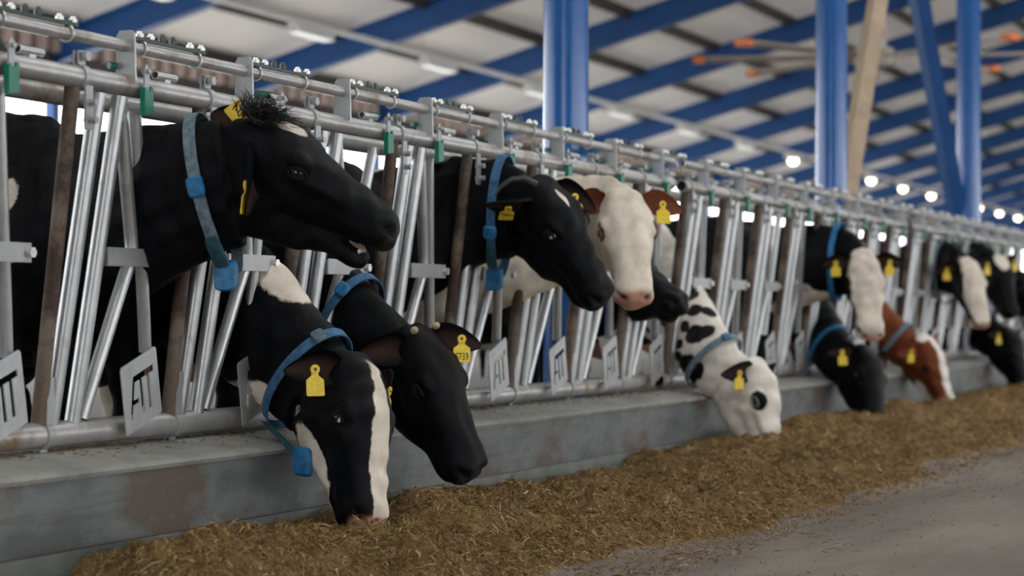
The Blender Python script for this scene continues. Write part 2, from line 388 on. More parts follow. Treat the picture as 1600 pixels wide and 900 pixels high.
U['clip'] = MB().tube([(0, ly(ZT) + math.cos(a) * .0235, ZT + math.sin(a) * .0235) for a in [k * 2 * PI / 18 for k in range(18)]], .0042, 7, closed=True).mesh('pipe_clip', 'zinc')
gp = [(-.022, 0), (.024, .006), (.024, .085), (.013, .088), (.010, .075), (-.010, .075), (-.013, .083), (-.022, .080)]
U['latch'] = MB().prism([(-.014, .0), (.014, .0), (.017, .06), (.012, .135), (.0, .148), (-.012, .135)], [], lambda u, v, w: (u, -.046 + w, 1.415 + v), .006).tube([(0, -.06, 1.54), (0, -.03, 1.54)], .008, 6).mesh('latch_plate', 'plate', False)
U['grip'] = MB().prism(gp, [], lambda u, v, w: (u, -.047 + w, 1.408 + v), .018).mesh('latch_grip', 'green', False)
U['rod'] = MB().tube([(-.085, .03, 1.553), (.01, .0, 1.553)], .011, 10).mesh('latch_rod', 'green')
# logo plate: sheared sheet with the cut-out letters
def plate():
    W, H, SH = .19, .20, .068
    def fn(u, v, w):
        x = .155 + u * W + (1 - v) * .035; z = .44 + v * .207 + u * SH
        return (x - .09, ly(.55) - .058 + w, z)
    outer = [(0, 0), (1, 0), (1, .96), (.96, 1), (.04, 1), (0, .96)]
    A = [(.14, .18), (.22, .18), (.27, .36), (.42, .36), (.42, .43), (.295, .43), (.36, .67), (.47, .67), (.47, .18), (.55, .18), (.55, .67), (.67, .67), (.67, .18), (.75, .18), (.75, .67), (.88, .67), (.88, .77), (.30, .77)]
    mb = MB(); mb.prism(outer, [A], fn, .005); return mb
U['plate'] = plate().mesh('logo_plate', 'plate', False)

def panel(x0, n, label, levers, ext=.3):
    e = obj('headlock_panel', None, None, (x0, .12, .41)); tag(e, label, 'feed fence', 'headlock panels along the kerb')
    mid = (x0, .12, .41)
    def part(nm, me, x=0, z=0, p=e, y=0): return obj(nm, me, p, (x, y - .12, z - .41)) if p is e else obj(nm, me, p, (x, y, z))
    ln = (n - 1) * PITCH
    rm = MB().hollow((-.32, ly(ZM), ZM), (ln + ext, ly(ZM), ZM), .0318, .004, 24); part('main_rail', rm.mesh('main_rail', 'rail'))
    part('locking_rail', MB().hollow((-.32, ly(ZT), ZT), (ln + ext, ly(ZT), ZT), .019, .003, 18).mesh('locking_rail', 'rail'))
    part('bottom_rail', MB().hollow((-.36, ly(ZB), ZB), (ln + ext, ly(ZB), ZB), .038, .004, 24).mesh('bottom_rail', 'rail'))
    part('back_rail', MB().hollow((-.32, .15, 1.462), (ln + ext, .15, 1.462), .03, .004, 18).mesh('back_rail', 'rail'))
    for i in range(n):
        x = i * PITCH; a = levers.get(i, 0.0)
        part('post', U['post'], x); part('bar', U['bar_a'], x); part('bar', U['bar_b'], x); part('bent_bar', U['bent'], x)
        lv = part('lever', U['lever'], x + .19, .985, y=ly(.985)); lv.rotation_euler = (math.atan(.1158), -LEV + a, 0)
        s = part('strap_plate', U['strap'], x, 0, y=ly(.985)); obj('bolt', U['strapbolt'], s)
        for c, bs in (('clampt', ('boltt', 'boltt2', 'boltt3')), ('clampb', ())):
            q = part('saddle_clamp', U[c], x)
            for b_ in bs: obj('bolt', U[b_], q)
        part('upright_plate', U['upright'], x)
        if i < n - 1 or True:
            part('pipe_stub', U['stub'], x)
            k = part('lock_bar', U['lockbar'], x)
            obj('slide_rod', U['lockslide'], k)
            for bx in (.055, .115, .335, .40): obj('bolt', U['bz'], k, (bx, ly(ZT) - .012, ZT + .031))
            for bx in (.175, .235): obj('bolt', U['bg'], k, (bx, ly(ZT) - .012, ZT + .031))
            for bx in (.075, .385): part('pipe_clip', U['clip'], x + bx)
        lt = part('latch', U['latch'], x + .06 + math.sin(a) * .55); obj('latch_grip', U['grip'], lt); obj('latch_rod', U['rod'], lt)
        part('logo_plate', U['plate'], x)
    return e
panel(5.146 - 2 * PITCH, 10, 'nearest galvanized headlock panel, with the first raised black cow through it', {3: .24, 4: .46, 1: .05, 6: .05}, .25)
panel(10.66, 8, 'second headlock panel, with the spotted white cow feeding through it', {2: .3, 5: .2}, .25)
panel(16.18, 8, 'third headlock panel, blurred, at the right end of the fence in view', {1: .3}, .25)
#panel(21.70, 8, 'farthest headlock panel beyond the right edge of the picture', {}, .25)

# ------------------------------------------------------------------ cows
def spl(xs, ys, q):   # smooth interpolation (Catmull-Rom style)
    xs = np.asarray(xs, float); ys = np.asarray(ys, float); q = np.asarray(q, float)
    d = np.gradient(ys, xs, axis=0); i = np.clip(np.searchsorted(xs, q) - 1, 0, len(xs) - 2)
    h = xs[i + 1] - xs[i]; t = (q - xs[i]) / h
    if ys.ndim > 1: h = h[:, None]; t = t[:, None]
    return (2*t**3-3*t**2+1)*ys[i] + (t**3-2*t**2+t)*h*d[i] + (-2*t**3+3*t**2)*ys[i+1] + (t**3-t**2)*h*d[i+1]
SK = np.array([(-.05,-.02,-.12,.055,0), (-.02,.004,-.17,.085,.1), (.03,.028,-.21,.105,.2), (.09,.043,-.235,.117,.3), (.15,.045,-.24,.125,.36), (.20,.036,-.23,.123,.38),
 (.26,.018,-.21,.108,.36), (.32,.001,-.188,.095,.28), (.38,-.014,-.170,.085,.15), (.43,-.023,-.162,.083,0), (.475,-.029,-.162,.089,-.05), (.51,-.039,-.160,.087,0), (.535,-.06,-.152,.070,0), (.548,-.083,-.132,.040,0)])
JW = np.array([(.0,-.09,-.19,.05), (.05,-.08,-.255,.074), (.10,-.09,-.305,.084), (.16,-.1,-.308,.080), (.24,-.11,-.285,.069), (.32,-.12,-.252,.058), (.38,-.13,-.216,.051), (.44,-.135,-.210,.056), (.485,-.14,-.205,.054), (.512,-.155,-.192,.035)])
def head_parts(mouth=0.0):
    q = np.linspace(-.05, .548, 42); r = np.stack([spl(SK[:, 0], SK[:, j], q) for j in range(1, 5)], 1); n = 30
    a = np.arange(n) * 2 * PI / n; ca, sa = np.cos(a), np.sin(a); parts = []
    rg = []
    for x, (zt, zb, hw, k) in zip(q, r):
        e = .8; cy = np.sign(ca) * np.abs(ca) ** e; cz = np.sign(sa) * np.abs(sa) ** .85
        tp = 1 - k * np.clip(.3 - cz, 0, 2) / 1.3
        rg.append(np.stack([np.full(n, x), cy * hw * tp, (zt + zb) / 2 + cz * (zt - zb) / 2], 1))
    parts.append(rg)
    q = np.linspace(0, .512, 30); r = np.stack([spl(JW[:, 0], JW[:, j], q) for j in range(1, 4)], 1); rg = []
    c, s = math.cos(mouth), math.sin(mouth)
    for x, (zt, zb, hw) in zip(q, r):
        p = np.stack([np.full(n, x), np.sign(ca) * np.abs(ca) ** .8 * hw, (zt + zb) / 2 + sa * (zt - zb) / 2], 1)
        px, pz = p[:, 0] - .04, p[:, 2] + .10
        p[:, 0], p[:, 2] = .04 + px * c + pz * s, -.10 - px * s + pz * c
        rg.append(p)
    parts.append(rg)
    return parts
def remesh(mb, voxel, it):
    me = bpy.data.meshes.new('tmp'); me.from_pydata(mb.v, [], mb.f); o = bpy.data.objects.new('tmp', me); COL.objects.link(o)
    m = o.modifiers.new('r', 'REMESH'); m.mode = 'VOXEL'; m.voxel_size = voxel
    m = o.modifiers.new('s', 'SMOOTH'); m.factor = .5; m.iterations = it
    dg = bpy.context.evaluated_depsgraph_get(); ev = o.evaluated_get(dg); out = ev.to_mesh()
    v = np.zeros(len(out.vertices) * 3); out.vertices.foreach_get('co', v)
    nrm = np.zeros(len(out.vertices) * 3); out.vertices.foreach_get('normal', nrm)
    f = [tuple(p.vertices) for p in out.polygons]
    ev.to_mesh_clear(); bpy.data.objects.remove(o); bpy.data.meshes.remove(me)
    return v.reshape(-1, 3), nrm.reshape(-1, 3), f
def unit(v): v = np.asarray(v, float); return v / np.linalg.norm(v)
def g3(p, c, r): return np.exp(-(((p - np.array(c)) / np.array(r)) ** 2).sum(1))
def cow(label, slot, poll, muzzle, up, mat, blobs=(), voxel=.012, mouth=0, withers=.62, hz=1.47, ears=((.15, -.15), (.15, -.15)), ear_mark=0, pink=0, pinkblob=((.53, 0, -.10), (.055, .085, .055)),
        collar=None, tags=(), buds=False, horn=False, tuft=False, tang=(.75, .6), eyewhite=False, neck_r=1.0, group='cows at the feed fence', yaw=0, extra=None, tagtext=None):
    poll = np.array(poll, float); mz = np.array(muzzle, float); ax = unit(mz - poll)
    z = np.array(up, float); z = unit(z - ax * (z @ ax)); yl = np.cross(z, ax)
    a = math.atan2(.085, .53); x = ax * math.cos(a) + z * math.sin(a); z = z * math.cos(a) - ax * math.sin(a)
    R = np.stack([x, yl, z], 1)                # columns: local axes in world
    HW = lambda p: np.asarray(p) @ R.T + poll
    mb = MB()
    for rg in head_parts(mouth): mb.rings([[tuple(q) for q in HW(r)] for r in rg])
    M3 = Matrix(R.tolist())
    for s in (-1, 1):
        mb.ball(HW((.185, s * .092, -.030)), (.055, .034, .040), M3); mb.ball(HW((.11, s * .062, -.15)), (.10, .045, .095), M3)
    # neck
    B = lambda f, l, zz: np.array([slot - l * math.cos(yaw) + f * math.sin(yaw), withers - f * math.cos(yaw) + l * math.sin(yaw) * 0, zz])
    S = B(-.02, 0, hz - .43); E_ = HW((.03, 0, -.2)); tg = unit(x * tang[0] + z * tang[1])
    d = np.linalg.norm(E_ - S); fw = np.array([math.sin(yaw), -math.cos(yaw), .1 if poll[2] > .9 else -.35])
    P1 = S + unit(fw) * d * .42; P2 = E_ - tg * d * .36
    def C(t): return (1-t)**3*S + 3*(1-t)**2*t*P1 + 3*(1-t)*t*t*P2 + t**3*E_
    def frame(t):
        T = unit(C(min(1, t + .01)) - C(max(0, t - .01))); l = unit(np.array([1., 0, 0]) * (1 - t) + yl * t * (1 if yl[0] > -.99 else -1)); l = unit(l - T * (l @ T)); n = np.cross(T, l); n = n if n[2] + z[2] * .01 > -9 else -n
        hh = float(spl([0, .25, .5, .75, 1], [.34, .305, .27, .23, .195], [t])[0]) * neck_r; hw = float(spl([0, .25, .5, .75, 1], [.22, .15, .125, .112, .10], [t])[0])
        up_ = np.cross(l, T); up_ = -up_
        return C(t), T, l, n, hh, hw
    rg = []
    for t in np.linspace(0, 1, 16):
        c, T, l, n, hh, hw = frame(t)
        rg.append([tuple(c + l * math.cos(k * 2 * PI / 24) * hw + n * math.sin(k * 2 * PI / 24) * hh) for k in range(24)])
    mb.rings(rg)
    # barrel
    bs = np.array([(.36, hz-.22, .86, .08), (.28, hz-.13, .76, .17), (.12, hz-.02, .70, .225), (-.05, hz, .68, .25), (-.25, hz-.015, .66, .285), (-.6, hz-.03, .60, .325), (-1.0, hz-.03, .62, .33), (-1.3, hz-.01, .74, .285), (-1.5, hz-.04, .88, .23), (-1.66, hz-.12, 1.0, .13), (-1.70, hz-.18, 1.1, .07)])
    rg = []
    for f, zt, zb, hw in bs:
        row = []
        for k in range(28):
            an = k * 2 * PI / 28; cz = math.sin(an); row.append(tuple(B(f, math.copysign(abs(math.cos(an)) ** .85, math.cos(an)) * hw * (1 - .25 * max(0, cz)), (zt + zb) / 2 + cz * (zt - zb) / 2)))
        rg.append(row)
    mb.rings(rg)
    g = .05
    for s in (-1, 1):
        mb.tube([B(.02, s * .14, hz-.45), B(.04, s * .15, .86), B(.03, s * .145, .70), B(.05, s * .135, .50), B(.04, s * .135, .42), B(.03, s * .135, .2), B(.05, s * .135, .13), B(.07, s * .135, g)], [.15, .11, .075, .055, .052, .036, .045, .06], 12)
        mb.tube([B(-1.32, s * .16, hz-.35), B(-1.22, s * .17, .85), B(-1.34, s * .16, .66), B(-1.46, s * .15, .54), B(-1.42, s * .15, .42), B(-1.36, s * .15, .2), B(-1.33, s * .15, .13), B(-1.30, s * .15, g)], [.16, .14, .085, .06, .048, .04, .046, .06], 12)
    mb.ball(B(-1.15, 0, .64), (.17, .22, .15))
    mb.tube([B(-1.68, 0, hz-.10), B(-1.76, 0, hz-.3), B(-1.75, .02, .8), B(-1.74, .02, .5), B(-1.74, .02, .36)], [.035, .028, .02, .03, .012], 8)
    v, nm, f = remesh(mb, voxel, 5 if voxel < .01 else 3)
    lp = (v - poll) @ R                        # head-local coordinates
    hd = ((lp[:, 0] > .3) & (lp[:, 0] < .6) & (np.abs(lp[:, 1]) < .15) & (lp[:, 2] > -.3) & (lp[:, 2] < .1)).astype(float)
    dark = np.zeros(len(v)); pk = np.zeros(len(v)); inner = np.zeros(len(v))
    for s in (-1, 1):
        k = g3(lp, (.530, s * .052, -.080), (.022, .014, .014)) + .6 * g3(lp, (.512, s * .074, -.074), (.02, .014, .011))
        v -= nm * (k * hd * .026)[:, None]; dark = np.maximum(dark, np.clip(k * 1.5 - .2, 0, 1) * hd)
        k = g3(lp, (.522, s * .052, -.050), (.026, .026, .015)); v += nm * (k * hd * .006)[:, None]
        k = g3(lp, (.20, s * .122, -.046), (.034, .03, .024)); v -= nm * (k * .007)[:, None]; dark = np.maximum(dark, np.clip(k * 1.3 - .45, 0, 1))
        k = g3(lp, (.195, s * .118, -.008), (.045, .03, .014)); v += nm * (k * .007)[:, None]     # brow
        k = g3(lp, (.32, s * .09, -.095), (.09, .03, .024)); v -= nm * (k * .008)[:, None]     # hollow under the cheek crest
        k = g3(lp, (.28, s * .098, -.060), (.10, .03, .014)); v += nm * (k * .005)[:, None]
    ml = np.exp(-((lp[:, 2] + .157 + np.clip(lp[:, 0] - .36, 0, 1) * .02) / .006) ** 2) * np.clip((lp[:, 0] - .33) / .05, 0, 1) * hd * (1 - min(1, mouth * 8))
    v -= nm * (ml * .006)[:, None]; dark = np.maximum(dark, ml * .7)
    for k in range(7):
        dv = unit(RNG.normal(0, 1, 3)) * RNG.uniform(28, 95); v += nm * (.0016 * np.sin(v @ dv + RNG.uniform(0, 6)))[:, None]
    mark = np.full(len(v), -.6)
    for bl_ in blobs:
        kind, c, r = bl_[:3]; sg = bl_[3] if len(bl_) > 3 else 1
        if kind == 'H': dd = np.sqrt((((lp - np.array(c)) / np.array(r)) ** 2).sum(1))
        elif kind == 'N':
            cc, T, l, n, hh, hw = frame(c[0]); ce = cc + l * math.cos(c[1]) * hw + n * math.sin(c[1]) * hh; q = v - ce
            rr = r if isinstance(r, tuple) else (r, r, r); dd = np.sqrt((q @ T / rr[0]) ** 2 + (q @ n / rr[1]) ** 2 + (q @ l / rr[2]) ** 2)
        else: dd = np.sqrt((((v - np.array(c)) / np.array(r)) ** 2).sum(1))
        w_ = np.clip((1 - dd), -.6, .6)
        mark = np.maximum(mark, w_) if sg > 0 else np.minimum(mark, -w_)
    if pink:
        pd = np.sqrt((((lp - np.array(pinkblob[0])) / np.array(pinkblob[1])) ** 2).sum(1)); pk = np.clip((1 - pd) * 4, 0, 1) * pink * ((lp[:, 0] > .4) & (lp[:, 0] < .6))
    ud = np.sqrt((((v - B(-1.15, 0, .62)) / np.array((.25, .27, .2))) ** 2).sum(1)); pk = np.maximum(pk, np.clip((1 - ud) * 4, 0, 1))
    V = [v]; F = list(f); A = {'mark': [mark], 'pink': [pk], 'dark': [dark], 'inner': [inner]}; cnt = len(v)
    def append(vv, ff, mk, inn, dk=0, pnk=0):
        nonlocal cnt
        vv = np.asarray(vv); V.append(vv); F.extend(tuple(i + cnt for i in q) for q in ff); n_ = len(vv); cnt += n_
        A['mark'].append(np.full(n_, mk)); A['inner'].append(np.asarray(inn) if np.ndim(inn) else np.full(n_, inn)); A['dark'].append(np.full(n_, dk)); A['pink'].append(np.full(n_, pnk))
    earinfo = {}
    for s, ea in zip((-1, 1), ears):
        if ea[0] == 'w': d_ = R.T @ unit(ea[1]); fr = R.T @ unit(ea[2])
        else:
            back, rise = ea[:2]; fr = np.array(ea[2]) if len(ea) > 2 else np.array([.45, s * .3, .8]); d_ = unit(np.array([-back - .1, s * 1.0, rise]))
        fr = unit(fr); fr = unit(fr - d_ * (fr @ d_)); sd = np.cross(d_, fr) * s
        root = np.array([.028, s * .082, -.052]); Lr, nu, nv = .185, 16, 13; vv = []; inn = []
        for layer in (0, 1):
            for i in range(nu):
                u = i / (nu - 1); wd = .056 * (math.sin(PI * min(1, (.12 + .88 * u) ** .8)) ** .7 if u < 1 else 0) * (1 - .1 * u) + .006
                if u < .2: wd = max(wd * .9, .028)
                for j in range(nv):
                    q = -1 + 2 * j / (nv - 1); cup = (q * q) * wd * (.75 - .35 * u) + .012 * math.sin(PI * u)
                    th = .012 * (1 - q * q) * (1 - .6 * u)
                    p = root + d_ * Lr * u + sd * wd * q * (1 if q > 0 else 1.0) + fr * (cup - (th if layer else 0)) - (R.T @ np.array([0, 0, 1.])) * .035 * u * u
                    vv.append(HW(p)); inn.append(0 if layer else min(1, max(0, (.8 - abs(q)) * 2.4)) * (1 if .05 < u < .95 else 0))
        ff = []; K = nu * nv
        for i in range(nu - 1):
            for j in range(nv - 1):
                q0 = i * nv + j; ff.append((q0, q0 + 1, q0 + nv + 1, q0 + nv)); ff.append((K + q0, K + q0 + nv, K + q0 + nv + 1, K + q0 + 1))
            for j in (0, nv - 1): q0 = i * nv + j; ff.append((q0, q0 + nv, K + q0 + nv, K + q0))
        for i in (0, nu - 1):
            for j in range(nv - 1): q0 = i * nv + j; ff.append((q0, q0 + 1, K + q0 + 1, K + q0))
        append(vv, ff, .6 if ear_mark else -.6, inn); earinfo[s] = (root + d_ * Lr * .5, d_, fr, sd)
        # eyelids
        lid = MB(); pts = []
        for k in range(20):
            an = k * 2 * PI / 20; pts.append(HW((.20 + math.cos(an) * .027, s * (.1265 - .009 * abs(math.cos(an)) ** 2), -.046 + math.sin(an) * .0165 + .004 * math.cos(an))))
        lid.tube([tuple(p) for p in pts], .0055, 8, closed=True); append(lid.v, lid.f, -.6 if not ear_mark else -.6, 0, .75)
    V = np.concatenate(V); org = np.array([slot, withers, .05])
    me = bpy.data.meshes.new('cow'); me.from_pydata((V - org).tolist(), [], F); me.update()
    me.materials.append(mat); me.polygons.foreach_set('use_smooth', [True] * len(me.polygons))
    for k_, arr in A.items():
        at = me.attributes.new(k_, 'FLOAT', 'POINT'); at.data.foreach_set('value', np.concatenate(arr).astype(np.float32))
    o = obj('cow', me, None, tuple(org)); tag(o, label, 'cow', group)
    def child(mb_, nm_, mt, parent=None, smooth=True):
        mb_.v = [tuple(np.array(p) - org) for p in mb_.v]; return obj(nm_, mb_.mesh(nm_, mt, smooth), parent or o)
    for s in (-1, 1):
        ec = child(MB().ball(HW((.20, s * .113, -.046)), (.027, .0185, .0205), M3, 20, 14), 'eye', 'eye')
        if eyewhite: child(MB().ball(HW((.214, s * .1125, -.043)), (.0125, .0165, .0145), M3, 14, 10), 'eye_white', 'sclera', ec)
    if buds:
        for s in (-1, 1): child(MB().ball(HW((-.004, s * .062, .018)), (.014, .014, .016), M3, 12, 8), 'horn_bud', 'horn')
    if horn:
        child(MB().tube([tuple(HW(p)) for p in ((.0, -.065, .0), (-.045, -.095, -.01), (-.07, -.13, -.04), (-.07, -.165, -.08), (-.05, -.19, -.11))], [.017, .016, .013, .009, .003], 12), 'horn', 'darkhorn')
    if mouth:
        tq = MB().ball(HW((.40, 0, -.165 - mouth * .16)), (.085, .030, .012), M3); child(tq, 'tongue', 'tongue')
        te = MB()
        for k in range(-3, 4): te.ball(HW((.485 - abs(k) * .004 - .04 * mouth, k * .009, -.146 - .42 * mouth)), (.006, .0048, .010), M3, 8, 6)
        child(te, 'lower_teeth', 'teeth')
    if tuft:
        hm_ = MB()
        for k in range(420):
            q = RNG.normal(0, 1, 2); x0_ = .01 + q[0] * .028; y0_ = q[1] * .036; p = np.array([x0_, y0_, .012 + x0_ * .1])
            dr = unit(np.array([RNG.normal(-.05, .5), RNG.normal(-.15, .5), 1.0])); ln = RNG.uniform(.05, .11); bend = np.array([RNG.normal(.35, .45), RNG.normal(0, .4), -.25]) * ln
            hm_.tube([tuple(HW(p)), tuple(HW(p + dr * ln * .5 + bend * .2)), tuple(HW(p + dr * ln + bend * .8))], [.0024, .0018, .0004], 3)
        child(hm_, 'forelock', 'blackhair')
    for s, u_, side in tags:
        c, d_, fr, sd = earinfo[s]; ctr = HW(c + d_ * .185 * (u_ - .5) + fr * .006)
        nrm = R @ fr; dn = np.array([0, 0, -1.]) if side != 2 else R @ (d_ + .25 * sd); dn = unit(dn - nrm * (dn @ nrm)); sx = np.cross(dn, nrm)
        base = ctr + nrm * .036 + dn * .012
        if side < 0: nrm = -nrm; sx = -sx; base = ctr + nrm * .004 + dn * .03
        fn = lambda a_, b_, w_: tuple(base + sx * a_ + dn * b_ + nrm * (w_ + b_ * .12))
        poly = [(-.012, -.008), (.012, -.008), (.012, .020), (.030, .034), (.031, .082), (.027, .086), (-.027, .086), (-.031, .082), (-.030, .034), (-.012, .020)]
        t_ = child(MB().prism(poly, [], fn, .003), 'ear_tag', 'yellow', smooth=False)
        child(MB().tube([tuple(base + nrm * .001), tuple(base + nrm * .007)], .0155, 16), 'tag_button', 'yellow', t_)
        child(MB().tube([tuple(base + nrm * .006), tuple(base + nrm * .0085)], .005, 10), 'tag_pin', 'ink', t_)
        txt = tagtext
        if txt:
            cu = bpy.data.curves.new('t', 'FONT'); cu.body = txt; cu.size = .031; cu.align_x = 'CENTER'; cu.extrude = .0004
            to = bpy.data.objects.new('t', cu); COL.objects.link(to); dg = bpy.context.evaluated_depsgraph_get(); tm_ = bpy.data.meshes.new_from_object(to.evaluated_get(dg)); bpy.data.objects.remove(to)
            sgn = -1
            cs = np.array([v_.co for v_ in tm_.vertices]); W_ = np.array([np.array(fn(sgn * p[0] * .8, .078 - p[1] * 1.25, .002 + p[2])) - org for p in cs])
            tm_.vertices.foreach_set('co', W_.astype(np.float32).ravel()); tm_.update(); tm_.name = 'tag_number'; tm_.materials.clear(); tm_.materials.append(M['ink']); obj('tag_number', tm_, o).parent = t_
    if collar:
        t0, tilt, mt, boxes, hang = collar
        c, T, l, n, hh, hw = frame(t0); n2 = unit(n + T * tilt); T2 = unit(np.cross(l, n2)); T2 = T2 if T2 @ T > 0 else -T2
        K = 48
        def cp(an, out=0.0):
            e_ = math.sin(an); return c + l * math.cos(an) * (hw * 1.10 + .010 + out) + n2 * e_ * (hh * 1.06 * math.sqrt(1 + tilt * tilt * .7) + .010 + out + (hang if e_ < 0 else 0) * (-e_))
        rg = []
        for k in range(K):
            an = k * 2 * PI / K; p = cp(an); q = cp(an, .005); hwid = T2 * .019; rg.append([tuple(p - hwid), tuple(p + hwid), tuple(q + hwid), tuple(q - hwid)])
        rg.append(rg[0]); cmb = MB(); cmb.rings(rg, cap=False); co = child(cmb, 'collar', mt)
        for bx_ in boxes:
            an, w_, h_, d_, mt2, nm_ = bx_[:6]; drop = bx_[6] if len(bx_) > 6 else 0
            if isinstance(drop, tuple): wpos = np.array(drop); drop = 1e-9
            else: wpos = None
            p = cp(an, .012); tn = unit(cp(an + .05) - cp(an - .05)); out = unit(np.cross(tn, T2)); out = out if out @ (p - c) > 0 else -out
            if nm_ == 'transponder': tn = np.array([0, 0, 1.]); out = unit(l if (l @ (p - c)) > 0 else -l); T3 = unit(np.cross(tn, out)); q_ = p; p = p - tn * (h_ * .3 + drop); p = p if wpos is None else wpos
            else: T3 = T2
            if drop:
                sb = MB(); sb.rings([[tuple(pt - T3 * .017 - out * .003), tuple(pt + T3 * .017 - out * .003), tuple(pt + T3 * .017 + out * .003), tuple(pt - T3 * .017 + out * .003)] for pt in (q_, (p + q_) / 2, p)]); child(sb, 'strap_end', 'teal', co, False)
            rr = []
            for dd_, sc_ in ((-d_, .86), (-d_ * .6, 1), (d_ * .5, 1), (d_, .84)):
                row = []
                for k in range(20):
                    a2 = k * 2 * PI / 20; ca_, sa_ = math.cos(a2), math.sin(a2); row.append(tuple(p + T3 * math.copysign(abs(ca_) ** .45, ca_) * w_ * sc_ + tn * math.copysign(abs(sa_) ** .45, sa_) * h_ * sc_ + out * dd_))
                rr.append(row)
            child(MB().rings(rr), nm_, mt2, co)
    return o
coat_black = coat('black_white_coat', BLK, CRM)
coat_dark = coat('black_coat_dark_nose', BLK, CRM, pink=(.022, .020, .021))
coat_cream = coat('cream_brown_coat', (.82, .74, .62), BRN, inner=(.16, .055, .03))
coat_spot = coat('white_black_coat', WHT, (.012, .011, .012), inner=(.03, .02, .02))
coat_brown = coat('brown_white_coat', BRN, WHT, inner=(.22, .08, .04))
BOX = lambda a, b: [(a, .024, .030, .012, 'bluebox', 'buckle'), (b, .034, .048, .018, 'bluebox', 'transponder')]
RB = PI   # the side turned to the camera
cow('black cow nearest the camera with head raised and mouth open', 5.476, (5.365, -.32, 1.394), (5.56, -.675, 1.082), (-.22, -.1, 1), coat_dark,
    [('H', (.085, .0, .045), (.085, .042, .05)), ('W', (5.2, .52, 1.2), (.12, .055, .075))], voxel=.0085, mouth=.10, ears=((-1.39, -2.3, (.9, -.2, .4)), ('w', (-.25, .80, .62), (-.9, -.4, .15))), pink=1, tuft=True,
    collar=(.93, .0, 'strap', [(RB - .1, .026, .032, .012, 'bluebox', 'buckle'), (RB + .75, .023, .055, .007, 'teal', 'strap_keeper'), (RB + 1.1, .036, .046, .018, 'bluebox', 'transponder')], .05), tags=((1, .12, 2), (-1, .5, -1)))
cow('black cow with a white blaze eating feed at the kerb, head straight down', 6.157, (5.971, -.38, .655), (5.84, -.47, .200), (-.26, -1, 0), coat_black,
    [('H', (.32, .008, .0), (.32, .048, .12)), ('H', (.27, -.035, -.23), (.30, .05, .055)), ('H', (.53, .03, -.11), (.05, .06, .05)), ('W', (6.06, -.08, .95), (.14, .14, .10)), ('W', (6.06, .0, .55), (.12, .2, .06))], voxel=.0085, neck_r=.86, ears=((.1, -.45), (.1, -.4)), pink=1, eyewhite=True,
    collar=(.92, .05, 'strapblue', [(RB - .9, .024, .022, .009, 'strap', 'buckle'), (RB + 1.25, .034, .048, .018, 'bluebox', 'transponder', (5.87, -.21, .33))], .0), tags=((-1, .5, 1), (1, .5, 1)), tang=(.8, .5))
cow('all black cow with horn buds and ear tag 8739, head lowered over kerb', 6.838, (6.577, -.30, .751), (6.60, -.485, .252), (-.25, -.9, .35), coat_dark,
    [('H', (.50, .075, -.09), (.05, .025, .025))], voxel=.0085, pink=1, neck_r=.9, ears=((.25, -.25), ('w', (.42, -.88, .12), (-.9, -.4, .2))), buds=True, tagtext='8739',
    collar=(.72, .05, 'strapblue', [(RB - .8, .026, .026, .010, 'bluebox', 'buckle')], .0), tags=((1, .62, 1),), tang=(.8, .55))
cow('black cow with blue collar and small white forehead mark looking right', 7.519, (7.724, -.30, 1.351), (7.79, -.535, .867), (-.3, -.85, .4), coat_dark,
    [('H', (.10, -.018, .045), (.05, .012, .03))], voxel=.0085, ears=((.6, -.5, (.9, .1, .1)), ('w', (.36, -.87, -.25), (-.9, -.4, .2))), pink=1, horn=True, eyewhite=True,
    collar=(.90, .0, 'strapblue', [(RB + .25, .028, .028, .012, 'bluebox', 'buckle'), (RB + .7, .022, .05, .007, 'teal', 'strap_keeper'), (RB + 1.15, .036, .048, .018, 'bluebox', 'transponder')], .05), tags=((1, .5, 1), (-1, .5, 1)))
cow('cream white cow with brown ears and pink muzzle facing the camera', 8.20, (8.325, -.42, 1.345), (8.105, -.55, .901), (-.8, -.5, .3), coat_cream,
    [('H', (.19, -.105, -.05), (.05, .03, .05)), ('H', (.185, .11, -.03), (.04, .03, .035))], voxel=.011, ears=((.0, -.05), (.0, -.02)), ear_mark=1, pink=1, pinkblob=((.53, 0, -.10), (.075, .1, .06)), tags=((1, .45, 1),))
cow('black cow with only its muzzle showing between the bars', 9.74, (9.84, .19, 1.12), (9.66, -.18, .90), (-.1, -.3, 1), coat_black, (), voxel=.012)
sp = [('N', (t, a), (r * .9, r, r * 1.3)) for t, a, r in ((.30, PI - .35, .035), (.40, PI + .15, .055), (.43, PI - .6, .028), (.5, PI + .35, .03), (.56, PI - .05, .085), (.62, PI + .15, .07), (.56, PI - .85, .05), (.66, PI - .7, .045), (.70, PI + .75, .05), (.74, PI + .35, .03), (.77, PI - .25, .06), (.80, PI - .6, .05), (.85, PI + .85, .09), (.9, PI + .5, .05), (.3, PI + .7, .06), (.2, PI - .2, .09), (.15, PI + .6, .08))]
rs = np.random.default_rng(5)
sp += [('N', (rs.uniform(.25, .9), PI + rs.uniform(-1.25, 1.2)), (lambda q: (q, q * .8, q))(rs.uniform(.022, .05))) for k in range(16)]
